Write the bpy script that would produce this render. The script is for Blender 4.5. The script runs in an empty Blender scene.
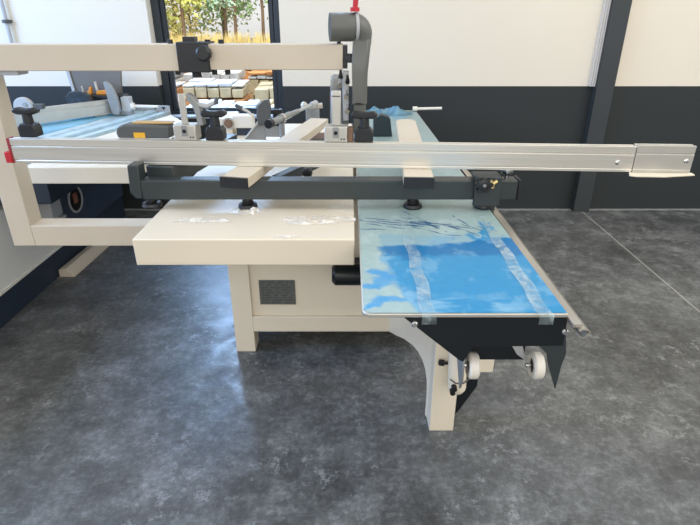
import bpy, bmesh, math, random
import numpy as np
from mathutils import Vector, Matrix, noise
R = random.Random(7)
scene = bpy.context.scene
col = scene.collection
PI = math.pi

# ------------------------------------------------------------------ materials
def lin(c):
    return tuple(((v/255)/12.92 if v/255 <= .04045 else ((v/255+.055)/1.055)**2.4) for v in c)

def mat(name, rgb, rough=.5, metal=0, var=.06, scale=6, bump=0, bscale=60, stretch=None, spec=.5, alpha=1, trans=0, coat=0):
    m = bpy.data.materials.new(name); m.use_nodes = True
    nt = m.node_tree; b = nt.nodes['Principled BSDF']
    c = lin(rgb)
    tc = nt.nodes.new('ShaderNodeTexCoord'); mp = nt.nodes.new('ShaderNodeMapping')
    nt.links.new(tc.outputs['Object'], mp.inputs[0])
    if stretch: mp.inputs['Scale'].default_value = stretch
    n = nt.nodes.new('ShaderNodeTexNoise'); n.inputs['Scale'].default_value = scale; n.inputs['Detail'].default_value = 5
    nt.links.new(mp.outputs[0], n.inputs['Vector'])
    r = nt.nodes.new('ShaderNodeValToRGB')
    r.color_ramp.elements[0].position = .3; r.color_ramp.elements[1].position = .7
    r.color_ramp.elements[0].color = tuple(v*(1-var) for v in c)+(1,)
    r.color_ramp.elements[1].color = tuple(min(1, v*(1+var)) for v in c)+(1,)
    nt.links.new(n.outputs['Fac'], r.inputs[0]); nt.links.new(r.outputs[0], b.inputs['Base Color'])
    b.inputs['Roughness'].default_value = rough; b.inputs['Metallic'].default_value = metal
    b.inputs['Specular IOR Level'].default_value = spec
    b.inputs['Coat Weight'].default_value = coat
    b.inputs['Alpha'].default_value = alpha
    b.inputs['Transmission Weight'].default_value = trans
    if bump:
        n2 = nt.nodes.new('ShaderNodeTexNoise'); n2.inputs['Scale'].default_value = bscale; n2.inputs['Detail'].default_value = 4
        nt.links.new(mp.outputs[0], n2.inputs['Vector'])
        bp = nt.nodes.new('ShaderNodeBump'); bp.inputs['Strength'].default_value = bump; bp.inputs['Distance'].default_value = .01
        nt.links.new(n2.outputs['Fac'], bp.inputs['Height']); nt.links.new(bp.outputs[0], b.inputs['Normal'])
    return m

CREAM = mat('cream_paint', (228, 217, 196), .38, var=.02, scale=3)
CREAM2 = mat('cream_tube', (206, 193, 173), .42, var=.03, scale=4)
NAVY = mat('navy_paint', (38, 50, 66), .5, var=.05)
BLACKP = mat('black_paint', (12, 19, 25), .38, var=.08)
STEEL = mat('steel_grey_paint', (50, 57, 58), .42, var=.05)
PLATE = mat('plate_grey', (48, 55, 58), .45, var=.06)
BLKP = mat('black_plastic', (26, 28, 32), .42, var=.06)
DUCT = mat('grey_duct', (98, 99, 95), .42, var=.06, scale=5)
ALU = mat('brushed_aluminium', (226, 222, 212), .32, .8, var=.10, scale=30, stretch=(.05, 4, 4), bump=.05, bscale=40)
ALUM = mat('satin_aluminium', (200, 197, 189), .36, .65, var=.05, scale=12)
ALUD = mat('dull_aluminium', (150, 152, 152), .45, .5, var=.08, scale=12)
CHROME = mat('chrome', (210, 210, 210), .18, 1, var=.02)
BRASS = mat('brass', (190, 170, 120), .3, .9, var=.05)
WHITEP = mat('white_plastic', (226, 221, 210), .35, var=.02)
RED = mat('red_plastic', (190, 34, 48), .45, var=.05)
YEL = mat('yellow_label', (226, 172, 40), .5, var=.04)
ORANGE = mat('orange_plastic', (220, 140, 40), .5, var=.08)
DGREY = mat('dark_grey_plastic', (82, 84, 84), .5, var=.06)
SCREEN = mat('grey_panel', (112, 110, 106), .35, var=.08, scale=4)
LGREY = mat('light_grey_paint', (176, 178, 180), .42, var=.03)
TEAL = mat('dark_teal_plastic', (34, 48, 54), .45, var=.05)
FRAMEM = mat('window_frame_anthracite', (40, 50, 60), .45, var=.04)
WALLD = mat('wall_dark', (45, 50, 57), .6, var=.05, scale=2)
PILM = mat('pilaster_dark', (54, 59, 61), .6, var=.05, scale=2)
TRIMW = mat('trim_white', (208, 204, 198), .6, var=.03)
NAMEM = mat('nameplate_metal', (104, 106, 102), .4, .3, var=.12, scale=40)
NAMEL = mat('nameplate_print', (78, 80, 78), .5, var=.1)
WOODP = mat('brown_wood', (120, 92, 72), .6, var=.15, scale=20)
HOLE = mat('hole_black', (8, 8, 9), .6)

# wall: cream cladding above a dark band
def wall_material():
    m = mat('wall_two_tone', (230, 221, 204), .7, var=.015, scale=1.2)
    nt = m.node_tree; b = nt.nodes['Principled BSDF']
    src = b.inputs['Base Color'].links[0].from_socket
    g = nt.nodes.new('ShaderNodeNewGeometry'); sx = nt.nodes.new('ShaderNodeSeparateXYZ')
    nt.links.new(g.outputs['Position'], sx.inputs[0])
    gt = nt.nodes.new('ShaderNodeMath'); gt.operation = 'LESS_THAN'; gt.inputs[1].default_value = 1.03
    nt.links.new(sx.outputs['Z'], gt.inputs[0])
    mx = nt.nodes.new('ShaderNodeMix'); mx.data_type = 'RGBA'
    nt.links.new(gt.outputs[0], mx.inputs['Factor']); nt.links.new(src, mx.inputs[6])
    mx.inputs[7].default_value = lin((40, 45, 46))+(1,)
    nt.links.new(mx.outputs[2], b.inputs['Base Color'])
    return m
WALLM = wall_material()

def floor_material():
    m = bpy.data.materials.new('polished_concrete'); m.use_nodes = True
    nt = m.node_tree; N = nt.nodes.new; Lk = nt.links.new
    b = nt.nodes['Principled BSDF']
    g = N('ShaderNodeNewGeometry')
    def noise_(sc, det, dist=0, rough=.6, stretch=None):
        n = N('ShaderNodeTexNoise'); n.inputs['Scale'].default_value = sc; n.inputs['Detail'].default_value = det
        n.inputs['Distortion'].default_value = dist; n.inputs['Roughness'].default_value = rough
        if stretch:
            mp = N('ShaderNodeMapping'); mp.inputs['Scale'].default_value = stretch
            Lk(g.outputs['Position'], mp.inputs[0]); Lk(mp.outputs[0], n.inputs['Vector'])
        else: Lk(g.outputs['Position'], n.inputs['Vector'])
        return n.outputs['Fac']
    def ramp(src, stops):
        r = N('ShaderNodeValToRGB'); e = r.color_ramp.elements
        e[0].position, e[0].color = stops[0][0], (stops[0][1],)*3+(1,)
        e[1].position, e[1].color = stops[-1][0], (stops[-1][1],)*3+(1,)
        for p, v in stops[1:-1]:
            k = e.new(p); k.color = (v, v, v, 1)
        Lk(src, r.inputs[0]); return r.outputs[0]
    def math_(op, a, v):
        x = N('ShaderNodeMath'); x.operation = op; Lk(a, x.inputs[0])
        if isinstance(v, (int, float)): x.inputs[1].default_value = v
        else: Lk(v, x.inputs[1])
        return x.outputs[0]
    def mix(mode, fac, a, c):
        x = N('ShaderNodeMix'); x.data_type = 'RGBA'; x.blend_type = mode
        if isinstance(fac, (int, float)): x.inputs['Factor'].default_value = fac
        else: Lk(fac, x.inputs['Factor'])
        Lk(a, x.inputs[6])
        if isinstance(c, tuple): x.inputs[7].default_value = c
        else: Lk(c, x.inputs[7])
        return x.outputs[2]
    cloud = ramp(noise_(1.6, 5, .2), [(.36, .66), (.5, .96), (.64, 1.26)])
    blot = ramp(noise_(6, 15, .15, .74), [(.40, .72), (.49, .93), (.525, 1.08), (.60, 1.42)])
    fine = ramp(noise_(38, 12, .1, .75), [(.38, .74), (.49, .96), (.53, 1.04), (.62, 1.45)])
    flake = ramp(noise_(13, 15, .1, .85), [(.54, 0), (.565, .7)])
    scr = ramp(noise_(9, 6, .8, .6, (1, 5, 1)), [(.60, 0), (.70, .35)])
    base = N('ShaderNodeRGB'); base.outputs[0].default_value = lin((94, 96, 96))+(1,)
    c = mix('MULTIPLY', 1, base.outputs[0], cloud)
    c = mix('MULTIPLY', 1, c, blot); c = mix('MULTIPLY', 1, c, fine)
    c = mix('MIX', scr, c, lin((132, 132, 132))+(1,))
    region = ramp(noise_(2.6, 5, .3), [(.46, 0), (.55, 1)])
    c = mix('MIX', math_('MULTIPLY', flake, region), c, lin((146, 148, 148))+(1,))
    # saw-cut joint and the dusty strip along the wall
    sx = N('ShaderNodeSeparateXYZ'); Lk(g.outputs['Position'], sx.inputs[0])
    wob = math_('MULTIPLY', noise_(3, 3), .012)
    j = math_('LESS_THAN', math_('ABSOLUTE', math_('SUBTRACT', math_('ADD', sx.outputs['X'], wob), 2.02), 0), .006)
    c = mix('MIX', math_('MULTIPLY', j, .6), c, lin((176, 174, 168))+(1,))
    d = ramp(math_('ADD', sx.outputs['Y'], math_('MULTIPLY', noise_(14, 4), .06)), [(0, 0), (1, 1)])
    dd = math_('GREATER_THAN', math_('ADD', sx.outputs['Y'], math_('MULTIPLY', noise_(14, 4), .06)), 4.375)
    c = mix('MIX', math_('MULTIPLY', dd, .6), c, lin((176, 176, 174))+(1,))
    Lk(c, b.inputs['Base Color'])
    rr = ramp(noise_(7, 12, .8, .75), [(.42, .50), (.58, .30)])
    Lk(rr, b.inputs['Roughness'])
    b.inputs['Specular IOR Level'].default_value = .5
    bp = N('ShaderNodeBump'); bp.inputs['Strength'].default_value = .12; bp.inputs['Distance'].default_value = .004
    Lk(noise_(30, 6), bp.inputs['Height']); Lk(bp.outputs[0], b.inputs['Normal'])
    return m
FLOORM = floor_material()

def film_material():
    m = bpy.data.materials.new('blue_protective_film'); m.use_nodes = True
    nt = m.node_tree; b = nt.nodes['Principled BSDF']
    a = nt.nodes.new('ShaderNodeVertexColor'); a.layer_name = 'film'
    tc = nt.nodes.new('ShaderNodeTexCoord')
    n = nt.nodes.new('ShaderNodeTexNoise'); n.inputs['Scale'].default_value = 45; n.inputs['Detail'].default_value = 6
    nt.links.new(tc.outputs['Object'], n.inputs['Vector'])
    r = nt.nodes.new('ShaderNodeValToRGB'); r.color_ramp.elements[0].color = (.86, .86, .86, 1); r.color_ramp.elements[1].color = (1.1, 1.1, 1.1, 1)
    nt.links.new(n.outputs['Fac'], r.inputs[0])
    mx = nt.nodes.new('ShaderNodeMix'); mx.data_type = 'RGBA'; mx.blend_type = 'MULTIPLY'; mx.inputs['Factor'].default_value = 1
    nt.links.new(a.outputs['Color'], mx.inputs[6]); nt.links.new(r.outputs[0], mx.inputs[7])
    nt.links.new(mx.outputs[2], b.inputs['Base Color'])
    b.inputs['Roughness'].default_value = .36; b.inputs['Specular IOR Level'].default_value = .3
    n2 = nt.nodes.new('ShaderNodeTexNoise'); n2.inputs['Scale'].default_value = 22; n2.inputs['Detail'].default_value = 5
    nt.links.new(tc.outputs['Object'], n2.inputs['Vector'])
    bp = nt.nodes.new('ShaderNodeBump'); bp.inputs['Strength'].default_value = .12; bp.inputs['Distance'].default_value = .01
    nt.links.new(n2.outputs['Fac'], bp.inputs['Height']); nt.links.new(bp.outputs[0], b.inputs['Normal'])
    return m
FILM = film_material()

def clear_material(name, rgb, alpha, rough=.15, bump=.5, bscale=25, streak=True):
    m = mat(name, rgb, rough, var=.08, scale=20, bump=bump, bscale=bscale)
    nt = m.node_tree; b = nt.nodes['Principled BSDF']
    tc = nt.nodes.new('ShaderNodeTexCoord'); n = nt.nodes.new('ShaderNodeTexNoise')
    n.inputs['Scale'].default_value = 18; n.inputs['Detail'].default_value = 6; n.inputs['Distortion'].default_value = 1.2
    nt.links.new(tc.outputs['Object'], n.inputs['Vector'])
    r = nt.nodes.new('ShaderNodeMapRange'); r.inputs['From Min'].default_value = .38; r.inputs['From Max'].default_value = .66
    r.inputs['To Min'].default_value = alpha*.35; r.inputs['To Max'].default_value = min(1, alpha*1.7)
    nt.links.new(n.outputs['Fac'], r.inputs['Value']); nt.links.new(r.outputs[0], b.inputs['Alpha'])
    return m
TAPE = clear_material('clear_packing_tape', (186, 206, 208), .32, .16, .3)
CRINKLE = clear_material('clear_film', (245, 240, 232), .55, .12)
SHIELD = mat('smoky_guard_plastic', (158, 160, 158), .12, var=.1, scale=5, alpha=.62)
WINGLASS = mat('window_glass', (255, 255, 255), 0, trans=1, var=0); WINGLASS.node_tree.nodes['Principled BSDF'].inputs['IOR'].default_value = 1.02
WINGLASS.node_tree.nodes['Principled BSDF'].inputs['Specular IOR Level'].default_value = .1
SHRINK = clear_material('stretch_wrap', (240, 240, 240), .45, .2)

# ------------------------------------------------------------------ mesh builder
class M:
    def __init__(s): s.bm = bmesh.new()
    def _x(s, vs, mx):
        if mx is not None: bmesh.ops.transform(s.bm, matrix=mx, verts=vs)
    def box(s, x0, x1, y0, y1, z0, z1, mx=None):
        vs = [s.bm.verts.new(p) for p in ((x0,y0,z0),(x1,y0,z0),(x1,y1,z0),(x0,y1,z0),(x0,y0,z1),(x1,y0,z1),(x1,y1,z1),(x0,y1,z1))]
        for f in ((3,2,1,0),(4,5,6,7),(0,1,5,4),(1,2,6,5),(2,3,7,6),(3,0,4,7)): s.bm.faces.new([vs[i] for i in f])
        s._x(vs, mx); return s
    def prism(s, pts, axis, a, b, mx=None):
        """polygon in the other two axes (x: (y,z), y: (x,z), z: (x,y)) swept from a to b"""
        def P(p, t): return {'x': (t, p[0], p[1]), 'y': (p[0], t, p[1]), 'z': (p[0], p[1], t)}[axis]
        A = [s.bm.verts.new(P(p, a)) for p in pts]; B = [s.bm.verts.new(P(p, b)) for p in pts]; n = len(pts)
        fs = [s.bm.faces.new(A), s.bm.faces.new(B[::-1])]
        for i in range(n): fs.append(s.bm.faces.new((A[i], B[i], B[(i+1) % n], A[(i+1) % n])))
        bmesh.ops.recalc_face_normals(s.bm, faces=fs); s._x(A+B, mx); return s
    def cyl(s, p0, p1, r0, r1=None, n=20, mx=None, cap=True):
        r1 = r0 if r1 is None else r1
        p0, p1 = Vector(p0), Vector(p1); d = (p1-p0).normalized()
        u = d.orthogonal().normalized(); v = d.cross(u)
        A = []; B = []
        for i in range(n):
            w = u*math.cos(2*PI*i/n)+v*math.sin(2*PI*i/n)
            A.append(s.bm.verts.new(p0+w*r0)); B.append(s.bm.verts.new(p1+w*r1))
        fs = []
        for i in range(n): fs.append(s.bm.faces.new((A[i], A[(i+1) % n], B[(i+1) % n], B[i])))
        if cap: fs += [s.bm.faces.new(A[::-1]), s.bm.faces.new(B)]
        s._x(A+B, mx); return s
    def tube(s, path, r, n=12, cap=True, closed=False):
        path = [Vector(p) for p in path]; rings = []; u = None
        rs = r if isinstance(r, (list, tuple)) else [r]*len(path)
        m = len(path)
        for k, p in enumerate(path):
            if closed: d = path[(k+1) % m]-path[k-1]
            else: d = (path[min(k+1, m-1)]-path[max(k-1, 0)])
            d.normalize()
            u = d.orthogonal().normalized() if u is None else (u-d*u.dot(d)).normalized()
            v = d.cross(u)
            rings.append([s.bm.verts.new(p+(u*math.cos(2*PI*i/n)+v*math.sin(2*PI*i/n))*rs[k]) for i in range(n)])
        for k in range(m if closed else m-1):
            A, B = rings[k], rings[(k+1) % m]
            for i in range(n): s.bm.faces.new((A[i], A[(i+1) % n], B[(i+1) % n], B[i]))
        if cap and not closed: s.bm.faces.new(rings[0][::-1]); s.bm.faces.new(rings[-1])
        return s
    def ball(s, c, r, sc=(1,1,1), seg=16):
        bmesh.ops.create_uvsphere(s.bm, u_segments=seg, v_segments=max(6, seg//2), radius=1, matrix=Matrix.Translation(c) @ Matrix.Diagonal((r*sc[0], r*sc[1], r*sc[2], 1)))
        return s
    def lathe(s, prof, c, axis='z', n=24):
        """prof: (radius, height) along the axis, from c"""
        rot = {'z': Matrix(), 'x': Matrix.Rotation(PI/2, 4, 'Y'), 'y': Matrix.Rotation(-PI/2, 4, 'X')}[axis]
        mx = Matrix.Translation(c) @ rot
        rings = []
        for r, h in prof:
            rings.append([s.bm.verts.new(mx @ Vector((r*math.cos(2*PI*i/n), r*math.sin(2*PI*i/n), h))) for i in range(n)])
        for A, B in zip(rings, rings[1:]):
            for i in range(n): s.bm.faces.new((A[i], A[(i+1) % n], B[(i+1) % n], B[i]))
        if prof[0] == prof[-1]: return s
        if prof[0][0] > 0: s.bm.faces.new(rings[0][::-1])
        if prof[-1][0] > 0: s.bm.faces.new(rings[-1])
        return s
    def build(s, name, material, parent=None, bevel=0, seg=2, flat=False):
        bmesh.ops.remove_doubles(s.bm, verts=s.bm.verts, dist=1e-6)
        bmesh.ops.recalc_face_normals(s.bm, faces=s.bm.faces)
        if not flat:
            for f in s.bm.faces: f.smooth = True
            for e in s.bm.edges:
                if len(e.link_faces) == 2 and e.calc_face_angle(0) > math.radians(35): e.smooth = False
        me = bpy.data.meshes.new(name); s.bm.to_mesh(me); s.bm.free()
        me.materials.append(material)
        o = bpy.data.objects.new(name, me); col.objects.link(o)
        if parent is not None:
            o.parent = parent
        if bevel:
            b = o.modifiers.new('edge_round', 'BEVEL'); b.width = bevel; b.segments = seg; b.limit_method = 'ANGLE'; b.angle_limit = math.radians(40)
        return o

def thing(name, label, cat, loc=(0,0,0), rz=0, group=None):
    o = bpy.data.objects.new(name, None); col.objects.link(o)
    o.location = loc; o.rotation_euler = (0, 0, rz); o.empty_display_size = .05
    o['label'] = label; o['category'] = cat
    if group: o['group'] = group
    return o
def tag(o, label, cat, group=None, kind=None):
    o['label'] = label; o['category'] = cat
    if group: o['group'] = group
    if kind: o['kind'] = kind
    return o
def struct(o, label=None):
    o['kind'] = 'structure'
    if label: o['label'] = label
    return o
def copy_tree(o, parent=None):
    c = o.copy(); col.objects.link(c)
    if parent is not None: c.parent = parent
    for ch in list(o.children): copy_tree(ch, c)
    return c

# ------------------------------------------------------------------ camera
TH = math.atan(248.5/526)
cam = bpy.data.cameras.new('camera'); cam.lens = 526/700*36; cam.sensor_width = 36; cam.sensor_fit = 'HORIZONTAL'
co = bpy.data.objects.new('camera', cam); col.objects.link(co)
co.location = (0, 0, 1.55); co.rotation_euler = (PI/2-TH, 0, 0)
scene.camera = co

# ------------------------------------------------------------------ setting
WY = 4.39
struct(M().box(-5, 5, -1.5, WY+.2, -.12, 0).build('floor', FLOORM, flat=True))
WX0, WX1, WZ0, WZ1 = -1.53, -.535, .79, 2.35
w = M()
w.box(-5, WX0, WY, WY+.2, 0, 3.2); w.box(WX1, 5, WY, WY+.2, 0, 3.2)
w.box(WX0, WX1, WY, WY+.2, 0, WZ0); w.box(WX0, WX1, WY, WY+.2, WZ1, 3.2)
struct(w.build('wall_back', WALLM, flat=True))
struct(M().box(1.935, 2.075, 4.315, WY, 0, 3.2).build('trim_1', PILM, bevel=.003), 'dark vertical pilaster on the back wall')
t2 = M()
for k in range(3): t2.box(1.895+k*.0135, 1.906+k*.0135, 4.36-.008*k, WY, 1.032, 3.2)
struct(t2.build('trim_2', TRIMW), 'pale ribbed strip beside the pilaster')
# window: frame with a proper rebate, sill and pane
wf = M(); FY0, FY1 = WY+.1, WY+.17
def rect_frame(m, x0, x1, z0, z1, t, tb, y0, y1):
    m.box(x0, x0+t, y0, y1, z0, z1); m.box(x1-t, x1, y0, y1, z0, z1)
    m.box(x0+t, x1-t, y0, y1, z0, z0+tb); m.box(x0+t, x1-t, y0, y1, z1-t, z1)
rect_frame(wf, WX0, WX1, WZ0, WZ1, .06, .03, FY0, FY1)
rect_frame(wf, WX0+.06, WX1-.06, WZ0+.03, WZ1-.06, .035, .022, FY0+.02, FY1-.01)
win = struct(wf.build('window_1', FRAMEM, bevel=.004), 'anthracite framed window looking onto a yard')
M().box(WX0+.09, WX1-.09, FY0+.04, FY0+.044, WZ0+.05, WZ1-.09).build('window_pane', WINGLASS, win, flat=True)
M().box(WX0, WX1, WY-.012, FY0, WZ0-.012, WZ0+.006).build('window_sill', mat('sill', (150, 156, 164), .5), win, bevel=.003)

c = thing('cable_conduit', 'thin grey cable conduit clipped to the wall at the far left', 'pipe', (-2.59, 4.36, 1.3))
M().tube([(0, 0, 1.9), (0, 0, .03), (0, 0, 0)], .014).build('pipe', LGREY, c)
for z in (.2, 1.2):
    M().cyl((0, -.005, z-.012), (0, -.005, z+.012), .026).box(-.03, .03, 0, .03, z-.01, z+.01).build('pipe_clip', DGREY, c, bevel=.002)

# ------------------------------------------------------------------ main panel saw
H = .88
saw = thing('panel_saw', 'cream panel saw body with wide overhanging worktable and nameplate, in the centre', 'machine', (0, 2.22, 0))
def L(x, y, z): return (x, y-2.22, z)
def lbox(m, x0, x1, y0, y1, z0, z1): m.box(x0, x1, y0-2.22, y1-2.22, z0, z1); return m
tb = M(); lbox(tb, -.718, .015, 1.596, 3.62, .785, H)
tb.build('worktable', CREAM, saw, bevel=.004)
cb = M(); lbox(cb, -.575, .36, 2.24, 2.98, .119, .789)
lbox(cb, -.575, -.478, 2.222, 2.24, .0, .789)          # front upright
lbox(cb, -.478, .24, 2.222, 2.24, .119, .205)          # bottom rail
cb.build('base_cabinet', CREAM, saw, bevel=.003)
for x0, x1, y0, y1 in ((-.575, -.478, 2.24, 2.33), (-.575, -.478, 2.88, 2.98), (.26, .36, 2.88, 2.98)):
    m = M(); lbox(m, x0, x1, y0, y1, 0, .12); m.build('foot', CREAM, saw, bevel=.003)
np_ = M(); lbox(np_, -.438, -.264, 2.236, 2.2405, .266, .400)
npl = np_.build('nameplate', NAMEM, saw, bevel=.002)
m = M()
for k in range(9):
    z = .386-.0135*k; x = -.428; 
    while x < -.281:
        wd = R.uniform(.012, .05)
        m.box(x, min(x+wd, -.274), 2.2352-2.22, 2.236-2.22, z-.003, z+(.004 if k else .006)); x += wd+R.uniform(.006, .02)
m.build('print_lines', NAMEL, npl, flat=True)
mo = M(); mo.lathe([(0,0),(.036,0),(.05,.014),(.05,.2),(.04,.215),(0,.215)], L(-.08, 2.1, .50), 'x')
mo.build('motor', BLACKP, saw)
m = M(); lbox(m, -.03, .07, 2.14, 2.24, .44, .52); m.build('motor_bracket', BLACKP, saw, bevel=.004)
# arched bracket carrying the outer leg
und = [(2.23, .119), (2.13, .16), (2.03, .205), (1.93, .24), (1.87, .248), (1.82, .24), (1.785, .215), (1.765, .175), (1.757, .12), (1.757, 0)]
arch = M(); A = []; B = []
def planx(Y): return .19+(2.23-Y)*.276
up = [(1.70, 0), (1.70, .62), (2.23, .62)]
for (Y, z) in und+up:
    A.append(arch.bm.verts.new((planx(Y), Y-2.22, z))); B.append(arch.bm.verts.new((planx(Y)+.03, Y-2.22+.01, z)))
n = len(A); arch.bm.faces.new(A); arch.bm.faces.new(B[::-1])
for i in range(n): arch.bm.faces.new((A[i], B[i], B[(i+1) % n], A[(i+1) % n]))
arch.build('arch_bracket', CREAM, saw, flat=True)
m = M(); lbox(m, .325, .424, 1.66, 1.735, 0, .66); lbox(m, .345, .436, 1.72, 1.735, 0, .3)
m.build('support_leg', CREAM, saw, bevel=.003)
m = M(); m.ball(L(.405, 1.60, .275), .034, (1, .8, 1)).cyl(L(.405, 1.60, .275), L(.39, 1.60, .5), .034)
sw = m.build('swivel_arm', CREAM, saw)
m = M(); m.tube([L(.37, 1.60-.028, .33), L(.39, 1.60-.036, .318), L(.42, 1.60-.034, .317), L(.438, 1.60-.02, .323)], .003, 6); m.build('seam_ring', DGREY, sw)
for x, z in ((.381, .283), (.386, .30)):
    m = M(); m.cyl(L(x, 1.57, z), L(x-.002, 1.548, z), .011, n=6); m.build('bolt', HOLE, sw)
m = M(); m.cyl(L(.38, 1.652, .345), L(.352, 1.645, .350), .006).cyl(L(.356, 1.646, .350), L(.34, 1.643, .354), .012); m.build('adjusting_knob', HOLE, saw)
m = M(); m.prism([(.40, .0), (.436, .0), (.46, .03), (.525, .16), (.525, .30), (.40, .30)], 'y', 1.745-2.22, 1.757-2.22)
m.build('dark_shield_plate', BLACKP, saw, bevel=.002)
m = M(); lbox(m, .425, .54, 1.62, 1.70, .325, .388); m.build('cross_stub', CREAM, saw, bevel=.003)

# ------------------------------------------------------------------ sliding table
sl = thing('sliding_table', 'long sliding table covered in peeling blue film, on the right of the saw', 'machine table', (.285, 1.129, H))
OX, OY, OZ = .285, 1.12, H
SX0, SX1, SY0, SY1 = .03, .54, 1.112, 4.15
def sbox(m, x0, x1, y0, y1, z0, z1): m.box(x0-OX, x1-OX, y0-OY, y1-OY, z0-OZ, z1-OZ); return m
m = M(); cr = .018
pl = [(SX0, SY1), (SX1-.035, SY1), (SX1, SY0), (SX0+cr, SY0), (SX0+cr*.3, SY0+cr*.3), (SX0, SY0+cr)]
m.prism([(x-OX, y-OY) for x, y in pl], 'z', -.011, -.0006); m.build('table_plate', ALUM, sl, bevel=.002)
# film: a fine grid with the film colour painted in metres on the table
def film_mesh():
    NX = 150; ys = np.concatenate([np.linspace(SY0+.004, 2.0, 330), np.linspace(2.01, SY1, 220)]); xs = np.linspace(SX0+.004, SX1-.002, NX)
    X, Y = np.meshgrid(xs, ys)
    def fbm(sx, sy, seed, oct_=4):
        out = np.zeros_like(X)
        for j in range(X.shape[0]):
            for i in range(X.shape[1]):
                out[j, i] = noise.fractal(Vector((X[j, i]*sx+seed, Y[j, i]*sy, seed*1.7)), .9, 2.0, oct_)
        return out
    n1 = fbm(14, 10, 3.1); n2 = fbm(30, 22, 8.7); n3 = fbm(7, 26, 1.3)
    def S(a, b, v): return np.clip((v-a)/(b-a), 0, 1)
    pale = np.array(lin((152, 174, 170))); blue = np.array(lin((6, 130, 178))); deep = np.array(lin((2, 104, 156))); wash = np.array(lin((138, 180, 200))); mid = np.array(lin((88, 150, 184))); ink = np.array(lin((10, 68, 116)))
    XF = SX0+.004+(X-SX0-.004)*(1-.075*(Y-SY0)/(SY1-SY0))
    C = np.ones(X.shape+(3,))*pale
    def mixc(mask, c):
        nonlocal C
        k = np.clip(mask, 0, 1)[..., None]; C = C*(1-k)+c*k
    mixc(S(0, .5, n1)*.3, np.array(lin((190, 206, 204))))
    lx = np.interp(Y, [1.10, 1.14, 1.207, 1.304, 1.422, 1.534, 1.6], [.176, .165, .139, .117, .102, .093, .09])
    ty = np.interp(X, [.09, .254, .388, .45, .524], [1.534, 1.534, 1.56, 1.60, 1.60])
    inside = S(-.012, .012, X-lx+n2*.012)*S(-.008, .006, ty-Y+n2*.012)
    band = S(-.006, .01, X-.098+n2*.01)*S(1.52, 1.53, Y)*S(-.01, .02, 1.63-Y+n2*.02)
    mixc(band*(.35+.3*S(-.1, .4, n1)), mid)
    mixc(inside*.94, blue)
    mixc(inside*S(1.452, 1.47, Y+n2*.012)*.9, deep)
    mixc(inside*S(.155, .16, X)*S(.235, .23, X)*S(1.42, 1.425, Y)*.7, deep)
    # paler wash where the film lost contact along the front and left edge
    mixc(inside*S(.26, .08, np.abs(X-.30)*1.0)*S(1.215, 1.15, Y+n1*.05)*S(-.25, .35, n3)*.75, wash)
    mixc(inside*S(.05, 0, X-lx)*S(0, .45, n2)*.7, wash)
    mixc(inside*S(.35, .65, n1)*.35, wash)
    # leaf-shaped blue patches near the left front corner
    def blob(cx, cy, rx, ry, rot=0):
        dx, dy = X-cx, Y-cy; a = math.cos(rot)*dx+math.sin(rot)*dy; b = -math.sin(rot)*dx+math.cos(rot)*dy
        return S(1.12, .88, np.sqrt((a/rx)**2+(b/ry)**2)+n2*.35+n1*.9)
    mixc(blob(.36, 3.93, .07, .14)*.6, np.array(lin((84, 164, 210))))
    # dark creases
    def stroke(x0, y0, x1, y1, wd, a=.85, c=ink, wob=.012):
        dx, dy = x1-x0, y1-y0; L2 = dx*dx+dy*dy
        t = np.clip(((X-x0)*dx+(Y-y0)*dy)/L2, 0, 1)
        d = np.hypot((X-x0-t*dx), (Y-y0-t*dy)+n1*wob)
        mixc(S(wd*1.5, wd*.7, d*(1+.6*np.abs(2*t-1)))*a, c)
    for st in ((.033,1.766,.168,1.717,.004), (.058,1.786,.143,1.766,.004), (.033,1.679,.12,1.67,.003), (.205,1.85,.288,1.726,.005), (.205,1.736,.313,1.707,.007),
               (.215,1.70,.265,1.661,.004), (.30,1.688,.344,1.595,.004), (.318,1.736,.434,1.625,.005), (.332,1.717,.429,1.679,.004), (.383,1.807,.419,1.717,.004),
               (.45,1.70,.508,1.652,.004), (.12,1.73,.26,1.70,.005), (.16,1.77,.25,1.72,.005), (.25,1.76,.33,1.66,.004), (.27,1.66,.38,1.61,.004), (.36,1.70,.40,1.62,.003), (.06,1.73,.11,1.71,.004), (.10,1.76,.20,1.735,.005), (.18,1.80,.24,1.77,.004), (.22,1.745,.36,1.725,.006), (.20,1.72,.25,1.70,.006), (.40,1.72,.46,1.66,.004), (.13,1.70,.19,1.685,.004), (.29,1.71,.33,1.665,.004)):
        stroke(*st)
    leaf = np.array(lin((64, 144, 190)))
    for st in ((.06,1.35,.112,1.318,.02), (.075,1.33,.118,1.308,.026), (.112,1.312,.07,1.262,.026), (.07,1.262,.036,1.256,.018), (.05,1.155,.09,1.185,.018), (.085,1.185,.135,1.178,.022), (.04,1.145,.07,1.15,.012)):
        stroke(*st, .85, leaf, .03)
    for st in ((.47,1.75,.50,1.66,.02), (.445,1.64,.50,1.70,.012), (.40,1.60,.47,1.64,.02)):
        stroke(*st, .8, blue, .06)
    k = (S(1.95, 2.2, Y))
    mixc(k*.45, np.array(lin((140, 160, 162))))
    me = bpy.data.meshes.new('blue_film')
    Zv = .0006+.0005*np.clip(n2, 0, 1)
    V = [(float(XF[j, i])-OX, float(Y[j, i])-OY, float(Zv[j, i])) for j in range(X.shape[0]) for i in range(X.shape[1])]
    ok = lambda j, i: not (X[j, i]-SX0 < cr and Y[j, i]-SY0 < cr and (X[j, i]-SX0)+(Y[j, i]-SY0) < cr*1.1)
    F = [(j*NX+i, j*NX+i+1, (j+1)*NX+i+1, (j+1)*NX+i) for j in range(X.shape[0]-1) for i in range(NX-1) if ok(j, i)]
    me.from_pydata(V, [], F)
    ca = me.color_attributes.new('film', 'FLOAT_COLOR', 'POINT')
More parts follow.
